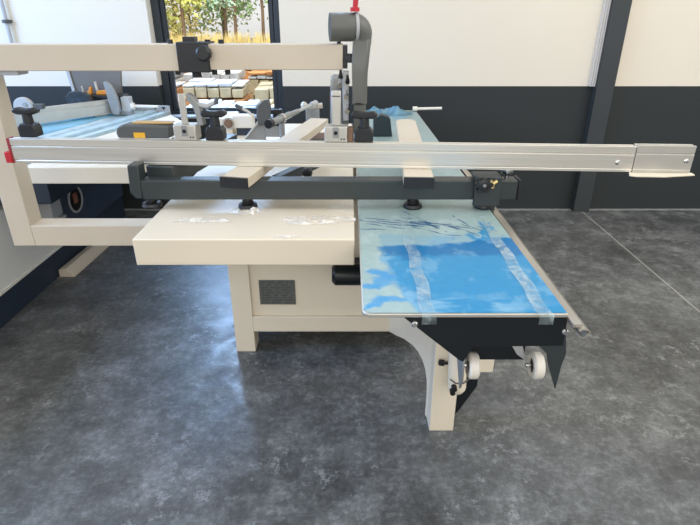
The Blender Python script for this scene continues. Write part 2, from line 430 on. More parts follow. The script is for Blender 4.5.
    ca.data.foreach_set('color', np.concatenate([C, np.ones(X.shape+(1,))], -1).astype(np.float32).ravel())
    me.materials.append(FILM); me.polygons.foreach_set('use_smooth', [True]*len(F))
    o = bpy.data.objects.new('blue_film', me); col.objects.link(o); o.parent = sl
film_mesh()
m = M(); sbox(m, .15, .50, 2.0, 4.12, .74, .868); sbox(m, .33, .50, 1.135, 2.0, .78, .868); m.build('beam', BLACKP, sl, bevel=.004)
m = M(); m.prism([(x-OX, z-OZ) for x, z in ((.128, .8685), (.545, .8685), (.549, .778), (.318, .775), (.296, .728), (.285, .733))], 'y', 1.122-OY, 1.132-OY)
m.build('end_panel', BLACKP, sl, bevel=.002)
m = M(); sbox(m, .34, .505, 1.254, 1.258, .64, .775); sbox(m, .34, .505, 1.258, 1.5, .64, .65); m.build('lower_tray', BLACKP, sl, bevel=.002)
for x, z in ((.163, .845), (.545, .822)):
    m = M(); m.lathe([(0, -.007), (.006, -.007), (.009, -.003), (.009, .0)], (x-OX, 1.122-OY, z-OZ), 'y', 12); m.build('screw', CHROME, sl)
# right-hand profile rail: an open tube
m = M(); arc = [(.563+.013*math.cos(a), .852+.013*math.sin(a)) for a in np.linspace(-2.2, 2.6, 16)]
inn = [(.563+.009*math.cos(a), .852+.009*math.sin(a)) for a in np.linspace(2.6, -2.2, 16)]
m.prism([(x-OX, z-OZ) for x, z in arc+inn], 'y', 1.065-OY, 2.5-OY)
m.prism([(x-OX, z-OZ) for x, z in ((.54, .872), (.562, .872), (.562, .864), (.54, .864))], 'y', 1.075-OY, 2.5-OY)
m.prism([(x-OX, z-OZ) for x, z in ((.572, .862), (.582, .854), (.58, .851), (.570, .857))], 'y', 1.065-OY, 2.5-OY)
m.build('side_rail', mat('rail_grey', (176, 170, 160), .36, .6), sl)
# roller plates and rollers below the front end
m = M(); m.prism([(1.20-OY, .78-OZ), (1.165-OY, .71-OZ), (1.16-OY, .635-OZ), (1.175-OY, .60-OZ), (1.26-OY, .68-OZ), (1.26-OY, .78-OZ)], 'x', .306-OX, .312-OX)
m.build('roller_plate', ALUD, sl, bevel=.001)
m = M(); m.prism([(x-OX, z-OZ) for x, z in ((.528, .776), (.585, .776), (.599, .70), (.593, .66), (.589, .575), (.556, .66), (.545, .70), (.518, .725), (.51, .776))], 'y', 1.20-OY, 1.206-OY)
m.build('roller_plate', PLATE, sl, bevel=.001)
m = M(); m.prism([(x-OX, z-OZ) for x, z in ((.44, .776), (.482, .776), (.486, .711), (.504, .65), (.476, .672), (.452, .711))], 'y', 1.235-OY, 1.24-OY)
m.build('roller_plate', LGREY, sl, bevel=.001)
for x, y, z in ((.326, 1.19, .668), (.503, 1.19, .668)):
    m = M(); m.lathe([(.02, 0), (.033, 0), (.038, .005), (.038, .024), (.034, .028), (.02, .028), (.02, 0)], (x-OX, y-OY, z-OZ), 'x', 28)
    ro = m.build('roller', WHITEP, sl)
    m = M(); m.lathe([(0, .004), (.021, .004), (.021, .026), (0, .026)], (x-OX, y-OY, z-OZ), 'x'); m.build('hub', BLKP, ro)
    m = M(); m.lathe([(0, -.016), (.006, -.016), (.006, .03), (0, .03)], (x-OX, y-OY, z-OZ), 'x', 10); m.build('axle', CHROME, ro)

# packing tape strips
for (x, yb, lab) in ((.194, 1.84, 'clear packing tape strip on the blue film nearer the worktable'), (.481, 1.80, 'clear packing tape strip along the right side of the blue film')):
    m = M(); rows = []
    ysq = list(np.linspace(yb, 1.105, 60))
    for k, y in enumerate(ysq):
        rows.append([m.bm.verts.new((x+dx+.003*math.sin(y*31)-0, y, H+.0032+.0014*noise.noise(Vector((dx*120, y*40, x))))) for dx in (-.018, -.009, 0, .009, .018)])
    for dz in (.002, .012, .022):
        rows.append([m.bm.verts.new((x+dx, 1.1045-.0008, H+.002-dz)) for dx in (-.018, -.009, 0, .009, .018)])
    for A, B in zip(rows, rows[1:]):
        for i in range(4): m.bm.faces.new((A[i], A[i+1], B[i+1], B[i]))
    tag(m.build('packing_tape', TAPE), lab, 'tape', 'tape strips on the film')

# crinkled clear film on the worktable and heaped film at the far end
def crinkle(cx, cy, rx, ry, z, amp, seed, material, name, label, g=None, n=26):
    m = M(); grid = {}
    for j in range(n):
        for i in range(n):
            u, v = 2*i/(n-1)-1, 2*j/(n-1)-1
            rad = math.hypot(u, v)*(1+.25*noise.noise(Vector((math.atan2(v, u)*1.2, seed, 0))))
            if rad > 1: continue
            h = amp*max(0, noise.turbulence(Vector((u*2.2, v*2.2, seed)), 4, False))*(1-rad**3)
            grid[i, j] = m.bm.verts.new((cx+u*rx, cy+v*ry, z+.0015+h))
    for (i, j) in list(grid):
        q = [(i, j), (i+1, j), (i+1, j+1), (i, j+1)]
        if all(k in grid for k in q): m.bm.faces.new([grid[k] for k in q])
    for vt in [v for v in m.bm.verts if not v.link_faces]: m.bm.verts.remove(vt)
    return tag(m.build(name, material, flat=True), label, 'plastic film', g)
crinkle(-.39, 1.87, .06, .05, H, .022, 1.5, CRINKLE, 'film_scrap', 'small glossy crumple of clear film around the foot on the worktable', 'clear film scraps')
crinkle(-.12, 1.77, .14, .05, H, .010, 6.2, CRINKLE, 'film_scrap', 'long wrinkled clear film scrap near the right edge of the worktable', 'clear film scraps')
crinkle(-.53, 1.77, .12, .03, H, .007, 9.4, CRINKLE, 'film_scrap', 'thin clear film wrinkle near the left edge of the worktable', 'clear film scraps')
crinkle(-.21, 1.615, .05, .012, H, .006, 3.3, CRINKLE, 'film_scrap', 'little clear film flap at the front edge of the worktable', 'clear film scraps')
crinkle(.26, 4.02, .21, .12, H, .075, 4.7, mat('blue_crumpled_film', (96, 138, 158), .3, var=.25, scale=14), 'film_scrap', 'crumpled blue film heap at the far end of the sliding table')

# ------------------------------------------------------------------ outrigger frame lying over both tables
of = thing('outrigger_frame', 'dark grey tubular outrigger frame standing on black feet under the long fence', 'machine frame', (0, 1.91, H))
FO = Matrix.Translation((0, -1.91, -H))
def fbox(m, *a): m.box(*a, mx=FO); return m
m = M(); fbox(m, -.775, .622, 1.88, 1.945, .921, .994); m.build('front_tube', STEEL, of, bevel=.004)
m = M(); m.prism([(-.812, 1.052), (-.772, 1.052), (-.776, .925), (-.80, .925), (-.818, .95)], 'y', 1.879, 1.946, FO); m.build('end_bracket', STEEL, of, bevel=.004)
m = M(); fbox(m, .6225, .632, 1.878, 1.947, .918, .998); m.build('tube_cap', BLKP, of, bevel=.003)
m = M(); fbox(m, .458, .556, 1.862, 1.879, .902, 1.012); fbox(m, .458, .556, 1.879, 1.95, 1.0, 1.012); m.build('clamp_plate', PLATE, of, bevel=.003)
m = M(); fbox(m, .536, .552, 1.90, 1.93, .84, .902); m.build('hanging_lug', STEEL, of, bevel=.002)
m = M(); m.lathe([(0, -.034), (.01, -.034), (.022, -.03), (.026, -.022), (.026, -.012), (.014, -.008), (.012, .002), (0, .002)], (.484, 1.861-1.91, .992-H), 'y', 18)
kn = m.build('star_knob', BLKP, of)
for a in range(6):
    m = M(); m.cyl((.484+.024*math.cos(a*PI/3), 1.831-1.91, .992-H+.024*math.sin(a*PI/3)), (.484+.024*math.cos(a*PI/3), 1.85-1.91, .992-H+.024*math.sin(a*PI/3)), .009, n=10); m.build('knob_lobe', BLKP, kn)
m = M(); m.lathe([(0, -.036), (.006, -.036), (.006, -.032), (0, -.032)], (.484, 1.861-1.91, .992-H), 'y', 10); m.build('knob_stud', CHROME, kn)
m = M()
for a in range(3):
    w_ = a*2*PI/3+.5
    m.cyl((.518, 1.845-1.91, .995-H), (.518+.017*math.cos(w_), 1.845-1.91, .995-H+.017*math.sin(w_)), .006, .008, 8)
m.cyl((.518, 1.862-1.91, .995-H), (.518, 1.84-1.91, .995-H), .008); m.build('wing_screw', BRASS, of)
m = M(); m.cyl((.585, 1.915-1.91, .994-H), (.585, 1.915-1.91, 1.02-H), .008).ball((.585, 1.915-1.91, 1.028-H), .024); m.build('ball_knob', CHROME, of)
def footpart(x, y, z1, ztop, sc=1):
    m = M(); m.lathe([(0, 0), (.034*sc, 0), (.037*sc, .006), (.034*sc, .016), (.018*sc, .02), (.017*sc, ztop-z1), (0, ztop-z1)], (x, y-1.91, z1-H), 'z', 20)
    f_ = m.build('levelling_foot', BLKP, of)
    m = M(); m.cyl((x, y-1.91, ztop-.028-H), (x, y-1.91, ztop-.016-H), .023*sc, n=6); m.build('lock_nut', HOLE, f_)
footpart(-.39, 1.912, H, .925); footpart(.24, 1.912, H, .925); footpart(.508, 1.912, H+.002, .925)
footpart(-.755, 1.912, .885, .925)
ARMD = math.atan2(.24, 1.16)
def armpart(x, y, L_, wd, z0, z1, yaw, material, cap, rounded=False):
    mx = FO @ Matrix.Translation((x, y, 0)) @ Matrix.Rotation(-yaw, 4, 'Z')
    if rounded:
        pts = [(-wd/2, 0), (wd/2, 0), (wd/2, L_-.05), (wd*.36, L_-.01), (wd*.2, L_), (-wd*.2, L_), (-wd*.36, L_-.01), (-wd/2, L_-.05)]
        m = M(); m.prism(pts, 'z', z0, z1, mx)
    else:
        m = M(); m.box(-wd/2, wd/2, 0, L_, z0, z1, mx=mx)
    a = m.build('cross_arm', material, of, bevel=.003)
    if cap:
        m = M(); m.box(-wd/2-.001, wd/2+.001, -.012, .0, z0-.001, z1+.001, mx=mx)
        m.cyl(mx @ Vector((0, -.013, (z0+z1)/2-.003)), mx @ Vector((0, -.011, (z0+z1)/2-.003)), .007)
        cp = m.build('end_cap', BLKP, a, bevel=.006)
armpart(-.407, 1.80, 1.18, .10, .9945, 1.0315, ARMD, CREAM2, True)
armpart(.243, 1.80, 1.13, .105, .9945, 1.0318, math.radians(3), CREAM2, True, True)
armpart(-.72, 1.946, .62, .11, .96, 1.03, ARMD, STEEL, False)
# darker brace tube beside the left arm with its black knob
m = M(); mx = FO @ Matrix.Translation((-.28, 1.946, 0)) @ Matrix.Rotation(-math.radians(26), 4, 'Z'); m.box(-.02, .02, 0, .55, .955, .995, mx=mx); m.build('brace_tube', STEEL, of, bevel=.003)
m = M(); m.lathe([(0, -.03), (.014, -.03), (.02, -.022), (.02, -.008), (.008, 0), (0, 0)], (-.168, 2.04-1.91, .985-H), 'y', 16); m.build('brace_knob', BLKP, of)

# ------------------------------------------------------------------ crosscut fence
FL = math.atan2(1.85-1.995, 1.24+1.30)
fe = thing('crosscut_fence', 'long brushed aluminium crosscut fence spanning the whole saw from left to right', 'fence', (-1.30, 1.995, 1.0325), FL)
LEN1, LEN2, FH, FD = 2.322, 2.527, .092, .034
def fence_profile(h, d):
    return [(0, 0), (0, h*.10), (.0015, h*.11), (.0015, h*.125), (0, h*.135), (0, h*.675), (.003, h*.686), (.003, h*.718), (0, h*.73), (0, h), (d*.3, h), (d*.3, h-.006), (d*.65, h-.006), (d*.65, h), (d, h), (d, h*.45), (d-.006, h*.4), (d-.006, h*.3), (d, h*.25), (d, 0)]
m = M(); m.prism(fence_profile(FH, FD), 'x', .012, LEN1); m.build('fence_profile', ALU, fe, bevel=.001)
m = M(); m.prism(fence_profile(FH+.004, FD), 'x', LEN1+.003, LEN2); ex = m.build('fence_extension', ALUM, fe, bevel=.001)
ex['label'] = 'smoother cream-toned end section'
m = M(); m.prism([(LEN1-.02, -.035), (LEN1-.002, -.046), (LEN1+.10, -.046), (LEN2+.01, -.018), (LEN2+.01, .006), (LEN1-.005, .006)], 'z', -.006, -.001); m.build('support_lip', CREAM, ex, bevel=.001)
for x, z in ((LEN1-.055, .034), (LEN2-.022, .042)):
    m = M(); m.lathe([(0, -.0035), (.005, -.0035), (.009, -.001), (.009, .001), (0, .001)], (x, 0, z), 'y', 14); m.build('screw', CHROME, fe)
m = M(); m.box(0, .0115, -.001, FD+.001, -.001, FH+.001); ec = m.build('end_cap', mat('dark_red', (150, 50, 58), .5), fe, bevel=.001)
m = M(); m.box(-.02, .004, -.006, FD, 0, .042); m.build('red_stop_block', RED, ec, bevel=.003)

# flip stops, clamp knobs on the fence (their frame: origin on the fence top)
def on_fence(s, dy=.018, dz=FH):
    return (-1.30+s*math.cos(FL)-dy*math.sin(FL), 1.995+s*math.sin(FL)+dy*math.cos(FL), 1.0325+dz+.0005)
def make_flip_stop(label):
    t = thing('flip_stop', label, 'stop', (0,0,0), FL, 'silver flip stops on the fence')
    m = M(); m.box(-.042, .042, -.012, .05, 0, .056); m.build('stop_block', ALUM, t, bevel=.004)
    m = M(); m.box(-.011, .011, -.0145, -.012, .016, .054); pl_ = m.build('slot_plate', ALUD, t, bevel=.001)
    m = M(); m.cyl((0, -.0165, .034), (0, -.0135, .034), .007); m.build('slot_hole', HOLE, pl_)
    for dx in (.02, .03):
        m = M(); m.cyl((dx, -.0135, .012), (dx, -.011, .012), .003, n=8); m.build('screw', HOLE, t)
    return t
fs1 = make_flip_stop('silver flip stop with raised arm and curved grey horn, left of the black knob')
fs1.location = on_fence(.69)
m = M(); m.box(-.014, .012, .004, .010, .056, .165); m.build('stop_arm', ALUM, fs1, bevel=.003)
m = M(); outer = [(.016+.052*math.sin(a), .05+.115*math.cos(a)) for a in np.linspace(0, 1.55, 12)]; inner = [(.014+.032*math.sin(a), .05+.09*math.cos(a)) for a in np.linspace(1.55, 0, 12)]
m.prism(outer+inner, 'y', .004, .04); m.build('curved_horn', ALUD, fs1, bevel=.002)
m = M(); m.tube([(.05, .02, .125), (.085, .02, .118), (.12, .02, .135)], [.009, .01, .006], 10); lv = m.build('lever', LGREY, fs1)
m = M(); m.cyl((.118, .02, .128), (.125, .02, .15), .009, .007, 10); m.build('lever_tip', DGREY, lv)
fs2 = make_flip_stop('silver flip stop with upright bar in front of the clear saw guard')
fs2.location = on_fence(1.250)
m = M(); m.box(-.016, .018, .006, .030, .056, .178); m.build('stop_arm', ALUM, fs2, bevel=.004)
m = M(); m.box(-.014, .016, .004, .03, .158, .162); m.build('arm_notch', DGREY, fs2)
# the small brown liner of the second stop
m = M(); m.box(.043, .062, -.004, .04, 0, .05); m.build('liner', WOODP, fs2, bevel=.002)

def make_knob(label):
    t = thing('clamp_knob', label, 'knob', (0,0,0), FL, 'black T-shaped clamp knobs on the fence')
    m = M(); m.prism([(-.034, 0), (.034, 0), (.034, .034), (.024, .05), (-.024, .05), (-.034, .034)], 'y', -.02, .03); m.build('clamp_body', BLKP, t, bevel=.004)
    m = M(); m.cyl((0, .006, .05), (0, .006, .088), .019, .017); m.build('stem', BLKP, t)
    m = M(); m.prism([(-.046, .088), (-.03, .082), (.03, .082), (.046, .088), (.048, .10), (.034, .108), (.01, .103), (-.01, .103), (-.034, .108), (-.048, .10)], 'y', -.012, .026); m.build('knob_head', BLKP, t, bevel=.006)
    return t
k1 = make_knob('black T-shaped clamp knob right of the flip stop with the curved horn'); k1.location = on_fence(.798, .03)
k2 = copy_tree(k1); k2['label'] = 'black T-shaped clamp knob below the grey dust duct'; k2.location = on_fence(1.352, .03)
k3 = copy_tree(k1); k3['label'] = 'black T-shaped clamp knob at the far left end of the fence'; k3.location = on_fence(.072, .045)

gb = thing('stop_rule_bar', 'dark grey plastic bar with yellow label lying behind the fence', 'bar', on_fence(.52, .06), FL)
m = M(); m.prism([(-.10, 0), (.10, 0), (.10, .046), (-.07, .05), (-.098, .04), (-.104, .02)], 'y', -.03, .04); m.build('bar_body', DGREY, gb, bevel=.006)
m = M(); m.box(-.035, .008, -.032, -.030, .002, .022); m.build('yellow_sticker', YEL, gb)
m = M(); m.box(-.05, .10, .0, .045, .0492, .053); m.build('yellow_strip', mat('ochre', (196, 156, 84), .5), gb)

# ------------------------------------------------------------------ overhead guard arm (column on the worktable's left side)
ga = thing('guard_arm', 'cream square-tube arm rising left of the worktable and reaching over the saw', 'machine arm', (-1.436, 2.178, .625))
GA = Matrix.Scale(1.217, 4) @ Matrix.Translation((1.18, -1.79, -.79))  # whole arm scaled about the camera to a greater depth, rewritten around its own origin
def gbox(m, *a): m.box(*a, mx=GA); return m
m = M(); gbox(m, -1.217, -1.139, 1.75, 1.828, .79, 1.388); m.build('column', CREAM2, ga, bevel=.003)
m = M(); gbox(m, -1.139, -.40, 1.75, 1.828, .79, .868); m.build('lower_arm', CREAM2, ga, bevel=.003)
m = M(); gbox(m, -.52, -.42, 1.755, 1.823, .868, .9205); m.build('mount_block', CREAM2, ga, bevel=.003)
m = M(); gbox(m, -1.25, -.52, 1.75, 1.828, 1.388, 1.466); m.build('upper_beam', CREAM2, ga, bevel=.003)
m = M(); gbox(m, -.445, -.022, 1.752, 1.828, 1.391, 1.466); m.build('front_beam', CREAM2, ga, bevel=.003)
m = M(); gbox(m, -.535, -.437, 1.742, 1.836, 1.384, 1.472); cbk = m.build('clamp_bracket', BLKP, ga, bevel=.003)
m = M(); m.lathe([(0, -.036), (.021, -.036), (.028, -.029), (.028, -.007), (.014, -.002), (.014, .004), (0, .004)], GA @ Vector((-.447, 1.742, 1.441)), 'y', 14); m.build('clamp_knob', BLKP, cbk)
for x in (-.565, -.535+.03, -.447, -.405):
    up_ = M()
    if x == -.505: up_.box(-.52, -.483, 1.77, 1.81, 1.472, 1.486, mx=GA)
    else: up_.cyl(GA @ Vector((x, 1.79, 1.464)), GA @ Vector((x, 1.79, 1.478)), .011, n=8)
    up_.build('bolt', BLKP, cbk)
    dn = M(); dn.cyl(GA @ Vector((x+.012, 1.79, 1.392)), GA @ Vector((x+.012, 1.79, 1.374 if x != -.505 else 1.366)), .011 if x != -.505 else .018, n=8); dn.build('bolt', BLKP, cbk)
m = M(); gbox(m, -.0215, -.008, 1.752, 1.83, 1.395, 1.462); m.build('beam_end_plate', BLKP, ga, bevel=.002)
m = M(); m.cyl(GA @ Vector((-.035, 1.79, 1.464)), GA @ Vector((-.035, 1.79, 1.478)), .008, n=8); m.build('bolt', BLKP, ga)
m = M(); gbox(m, -1.16, -1.05, 1.76, 1.82, 1.374, 1.388); m.build('beam_shadow_strip', LGREY, ga, bevel=.002)  # grey strip standing in for the shadow line under the beam

# ------------------------------------------------------------------ saw guard and dust duct
bg = thing('blade_guard', 'grey dust duct elbow with clear blade guard hanging from the beam end', 'machine guard', (.024, 2.15, 1.55))
GB = Matrix.Scale(1.194, 4) @ Matrix.Translation((-.02, -1.80, -1.55))  # guard enlarged about the camera and pushed back along the line of sight
def gv(x, y, z): return GB @ Vector((x, y, z))
# tapered rectangular duct under the elbow, with a bulge to the right
dn = M(); prof = [(1.19, .012, .05, .045), (1.285, .012, .052, .045), (1.287, .006, .055, .05), (1.30, .008, .055, .05), (1.38, .006, .056, .05), (1.42, .006, .06, .048), (1.455, .008, .064, .036), (1.48, .013, .066, .024)]
rings = []
for z, x0, x1, hd in prof:
    rings.append([dn.bm.verts.new(gv(x, y, z)) for x, y in ((x0, 1.80-hd), (x1-.01, 1.80-hd), (x1, 1.80-hd+.012), (x1, 1.80+hd-.012), (x1-.01, 1.80+hd), (x0, 1.80+hd))])
for A, B in zip(rings, rings[1:]):
    for i in range(6): dn.bm.faces.new((A[i], A[(i+1) % 6], B[(i+1) % 6], B[i]))
dn.bm.faces.new(rings[0]); dn.bm.faces.new(rings[-1])
dn.build('duct', DUCT, bg, bevel=.003)
m = M(); m.box(.012, .05, 1.752, 1.85, 1.17, 1.189, mx=GB); m.build('duct_foot', LGREY, bg, bevel=.003)
m = M(); m.box(.018, .036, 1.748, 1.752, 1.287, 1.291, mx=GB); m.build('slot', HOLE, bg)
# elbow: horizontal mouth to the left, curving down into the duct
el = M(); yaw = .16; cx_, cz_ = .022, 1.513
dirv = Vector((-math.cos(yaw), -math.sin(yaw), 0))
c0 = Vector((cx_, 1.80, cz_))
path = [c0+dirv*.086, c0+dirv*.05, c0+dirv*.012]
rad = [.0415]*3
for a in np.linspace(.2, PI/2, 8):
    path.append(Vector((.010+.030*math.sin(a), 1.80, 1.513-.032*(1-math.cos(a))))); rad.append(.0415-.0135*(a/(PI/2))**1.6)
path.append(path[-1]+Vector((0, 0, -.02))); rad.append(.027)
el.tube([GB @ p for p in path], [r*1.194 for r in rad], 28, cap=False)
e = el.build('elbow', DUCT, bg)
m = M(); m.tube([GB @ (c0+dirv*.086), GB @ (c0+dirv*.082)], .0425, 28, cap=False)
m.bm.free()
m = M(); m.tube([GB @ (c0+dirv*.0855), GB @ (c0+dirv*.03)], .0462, 28, cap=True); m.build('elbow_bore', mat('bore_dark', (70, 74, 76), .6), e)
m = M(); m.tube([GB @ (c0+dirv*-.001), GB @ (c0+dirv*.004), GB @ (c0+dirv*.009)], .0515, 28, cap=False); m.build('clamp_ring', LGREY, e)
m = M(); m.box(-.008, .008, -.006, .006, -.008, .006, mx=GB @ Matrix.Translation(c0+Vector((-.006, -.01, -.045)))); m.build('ring_screw', LGREY, e)
# clear hood and its hardware
m = M(); hood = []
for a in np.linspace(0, PI, 18): hood.append((1.90-.13*math.cos(a), 1.20+.165*math.sin(a)**.75))
m.prism(hood, 'x', -.066, -.028, GB); m.build('clear_hood', SHIELD, bg, bevel=.016, seg=4)
m = M(); m.box(-.026, -.006, 1.80, 1.95, 1.19, 1.36, mx=GB); m.build('hood_plate', ALUD, bg, bevel=.003)
m = M(); m.box(-.024, -.004, 1.775, 1.80, 1.23, 1.385, mx=GB); m.build('hanger_bracket', LGREY, bg, bevel=.003)
for y, z, x in ((1.765, 1.375, -.03), (1.76, 1.35, -.033), (1.765, 1.36, -.008), (1.765, 1.315, -.012), (1.765, 1.27, -.008)):
    m = M(); m.cyl(gv(x, y, z-.008), gv(x, y+.02, z+.004), .009, .006, 10).cyl(gv(x, y+.01, z-.014), gv(x, y+.01, z+.014), .005, n=8); m.build('hood_bolt', CHROME if z < 1.36 else BLKP, bg)
m = M(); m.box(-.008, .012, 1.775, 1.81, 1.41, 1.436, mx=GB); m.cyl(gv(-.004, 1.77, 1.424), gv(-.004, 1.80, 1.424), .014, n=10); m.build('joint_block', BLKP, bg, bevel=.002)

m = M(); m.box(-.0665, -.0655, 1.80, 1.83, 1.285, 1.305, mx=GB); m.build('red_mark', RED, bg)
m = M(); m.tube([(0, 0, 0), (.003, 0, .03), (.012, 0, .12), (.016, 0, .5), (.016, 0, 1.6)], [.009, .0105, .0105, .0105, .0105], 10); m.cyl((-.0, 0, -.008), (0, 0, .006), .017, n=8)
h = m.build('red_strap', RED); h.location = (.018, 2.13, 1.566); tag(h, 'red hanging strap above the grey dust elbow', 'strap')

# ------------------------------------------------------------------ things standing on the tables behind the fence
m = M(); m.prism([(-.055, 0), (.06, 0), (.045, .105), (.03, .118), (-.01, .128), (-.055, .105)], 'y', 0, .07)
o = m.build('guide_shoe', TEAL, bevel=.004); o.location = (.195, 3.19, H+.002); tag(o, 'dark teal block on the sliding table right of the duct', 'block')
m = M(); m.cyl((0, 0, 0), (.19, .0, .004), .011).cyl((-.03, 0, 0), (.004, 0, 0), .018)
o = m.build('handle_rod', WHITEP); o.location = (.505, 4.10, H+.02); tag(o, 'white handle rod sticking out at the far end of the sliding table', 'rod')

rf = thing('rip_fence', 'white rip fence head with grey lever on the far part of the worktable', 'fence', (-.70, 3.22, H))
m = M(); m.box(-.005, .115, 0, .08, .045, .12); m.build('fence_head', WHITEP, rf, bevel=.006)
m = M(); m.box(.01, .10, .01, .07, 0, .046); m.build('head_base', NAVY, rf, bevel=.003)
m = M(); m.box(-.12, -.012, -.0, .25, 0, .105); m.build('fence_body', CREAM, rf, bevel=.006)
m = M(); m.cyl((-.03, -.006, .075), (-.03, .03, .075), .036); m.build('collar', ALUM, rf)
m = M(); m.cyl((-.03, -.0065, .075), (-.03, -.012, .075), .026); m.build('bore', WOODP, rf)
m = M(); m.tube([(.115, .02, .115), (.085, .02, .142), (.04, .02, .165)], [.008, .008, .008]); lv = m.build('lever', ALUM, rf)
m = M(); m.cyl((.055, .02, .158), (.015, .02, .178), .013, .011, 12); m.build('grip', DGREY, lv)

af = thing('angle_stop', 'dull aluminium angle stop with curved plate and slanted web behind the fence', 'stop', (-.50, 3.0, H))
m = M(); m.prism([(-.12, 0), (.02, 0), (.02, .13), (-.005, .13)], 'y', 0, .04); m.build('web_plate', ALUD, af, bevel=.003)
m = M(); m.prism([(-.125, 0), (-.12, 0), (-.0, .13), (-.012, .136)], 'y', -.012, .05); m.build('web_edge', ALUM, af, bevel=.002)
m = M(); m.prism([(-.01, .105), (.055, .12), (.065, .20), (.058, .25), (.03, .245), (-.01, .215), (-.018, .16)], 'y', -.03, -.0); m.build('curved_plate', DGREY, af, bevel=.006)
m = M(); m.cyl((.088, .02, .10), (.088, .02, .17), .02).prism([(.055, .17), (.125, .17), (.12, .19), (.06, .19)], 'y', 0, .04); m.build('black_knob', BLKP, af, bevel=.003)
m = M(); m.box(.02, .11, .0, .04, .04, .10); m.build('knob_arm', ALUD, af, bevel=.003)
sr = thing('stop_rod', 'silver telescopic stop rod with black end lying beside the slanted cream arm', 'rod', (-.385, 2.60, 1.07))
dr = Vector((.205, .72, .0)).normalized()
m = M(); m.cyl((0, 0, 0), dr*.25, .017); m.cyl(dr*.25, dr*.36, .013); m.build('rod_barrel', ALUD, sr)
m = M(); m.cyl(dr*.36, dr*.66, .009).cyl(dr*.58, dr*.66, .015, .018); m.build('rod_inner', LGREY, sr)
m = M(); m.cyl(dr*-.03, dr*.004, .021); m.build('black_end', BLKP, sr)
m = M(); m.cyl(dr*.12, dr*.15, .024); m.build('clamp_ring', CHROME, sr)
m = M(); m.cyl((dr*.135)+Vector((0, 0, -.02)), (dr*.135)+Vector((.0, 0, -.189)), .014); m.build('stand', ALUD, sr)
m = M(); m.cyl((dr*.52)+Vector((0, 0, -.01)), (dr*.52)+Vector((.0, 0, -.189)), .012); m.build('stand', ALUD, sr)
sr2 = thing('side_clamp', 'small grey screw clamp at the far end of the slanted cream arm', 'clamp', (-.215, 3.26, H))
m = M(); m.box(-.03, .03, -.02, .02, 0, .15); m.build('clamp_body', ALUD, sr2, bevel=.003)
m = M(); m.cyl((-.05, -.01, .165), (.05, -.01, .175), .016).ball((-.06, -.01, .175), .022); m.build('screw_handle', ALUM, sr2)
m = M(); m.box(-.09, .12, 0, .22, 0, .06); o = m.build('wood_block', WOODP, bevel=.004); o.location = (-.15, 2.80, H+.001); tag(o, 'brown wooden block on the worktable behind the second flip stop', 'block')
m = M(); m.box(-.04, .04, -.01, .03, 0, .11); m.box(-.05, .0, -.02, .0, .04, .09); o = m.build('black_bracket', BLKP, bevel=.004); o.location = (-.14, 2.60, H+.001); tag(o, 'black bracket between the slanted cream arm and the second flip stop', 'bracket')

# ------------------------------------------------------------------ second saw, left
s2 = thing('panel_saw', 'second panel saw at the left edge with navy and grey body', 'machine', (-1.9, 3.0, 0))
S2 = Matrix.Translation((1.9, -3.0, 0))
m = M(); m.box(-3.2, -1.90, 1.5, 4.2, 0, .19, mx=S2); m.build('plinth', NAVY, s2, bevel=.004)
m = M(); m.box(-3.2, -1.875, 1.5, 3.17, .19, .60, mx=S2); m.build('grey_body', mat('pale_grey_body', (226, 224, 218), .42, var=.02), s2, bevel=.004)
m = M(); m.box(-1.876, -1.868, 1.5, 3.17, .186, .20, mx=S2); m.build('edge_strip', WHITEP, s2)
m = M(); m.box(-3.2, -1.885, 3.171, 4.2, .19, .70, mx=S2); nb = m.build('navy_body', mat('navy_body_paint', (54, 68, 88), .5, var=.05), s2, bevel=.004)
m = M(); pts = [(3.44+.085*math.cos(a), .405+.085*math.sin(a)*1.0) for a in np.linspace(0, 2*PI, 28, endpoint=False)]
m.prism(pts, 'x', -1.884, -1.880, S2); m.build('round_opening', HOLE, nb)
m = M()
m.tube([S2 @ Vector((-1.879, 3.44+.088*math.cos(a), .405+.088*math.sin(a))) for a in np.linspace(0, 2*PI, 28, endpoint=False)], .008, 8, closed=True); m.build('opening_rim', LGREY, nb)
m = M(); m.box(-1.879, -1.872, 3.41, 3.46, .38, .45, mx=S2); m.ball(S2 @ Vector((-1.872, 3.43, .44)), .014); m.build('inner_switch', mat('copper_brown', (150, 90, 70), .5), nb, bevel=.002)
m = M(); m.box(-1.875, -1.80, 3.0, 3.12, .42, .52, mx=S2); m.box(-1.875, -1.77, 3.02, 3.10, .40, .42, mx=S2); m.build('junction_box', LGREY, s2, bevel=.005)
m = M(); m.tube([S2 @ Vector(p) for p in ((-1.87, 2.9, .53), (-1.86, 3.1, .60), (-1.85, 3.5, .66))], .014, 8); m.build('side_tube', LGREY, s2)
m = M(); m.prism([(-1.60, 2.52), (-1.08, 2.52), (-1.08, 3.6), (-1.33, 4.0), (-1.60, 3.0)], 'z', .79, .874, S2); m.build('worktable', CREAM, s2, bevel=.004)
m = M(); m.box(-2.6, -1.56, 2.62, 4.0, .65, .787, mx=S2); m.build('table_carrier', NAVY, s2, bevel=.004)
t = thing('sliding_table', 'blue filmed sliding table of the left saw with pale aluminium rails', 'machine table', (-1.79, 3.60, H), -math.radians(14))
m = M(); m.box(-.60, -.03, -1.3, .60, -.03, 0); m.build('table_plate', mat('pale_blue_film', (112, 186, 218), .3, var=.25, scale=5), t, bevel=.002)
PALEA = mat('pale_cyan_aluminium', (190, 212, 220), .35, .3, var=.12, scale=10)
for x0, x1, z in ((-.028, .05, -.004), (.055, .10, -.022), (.105, .17, .004), (.175, .215, -.014), (.22, .27, -.002)):
    m = M(); m.box(x0, x1, -1.3, .60, -.07, z); m.build('rail', PALEA, t, bevel=.003)
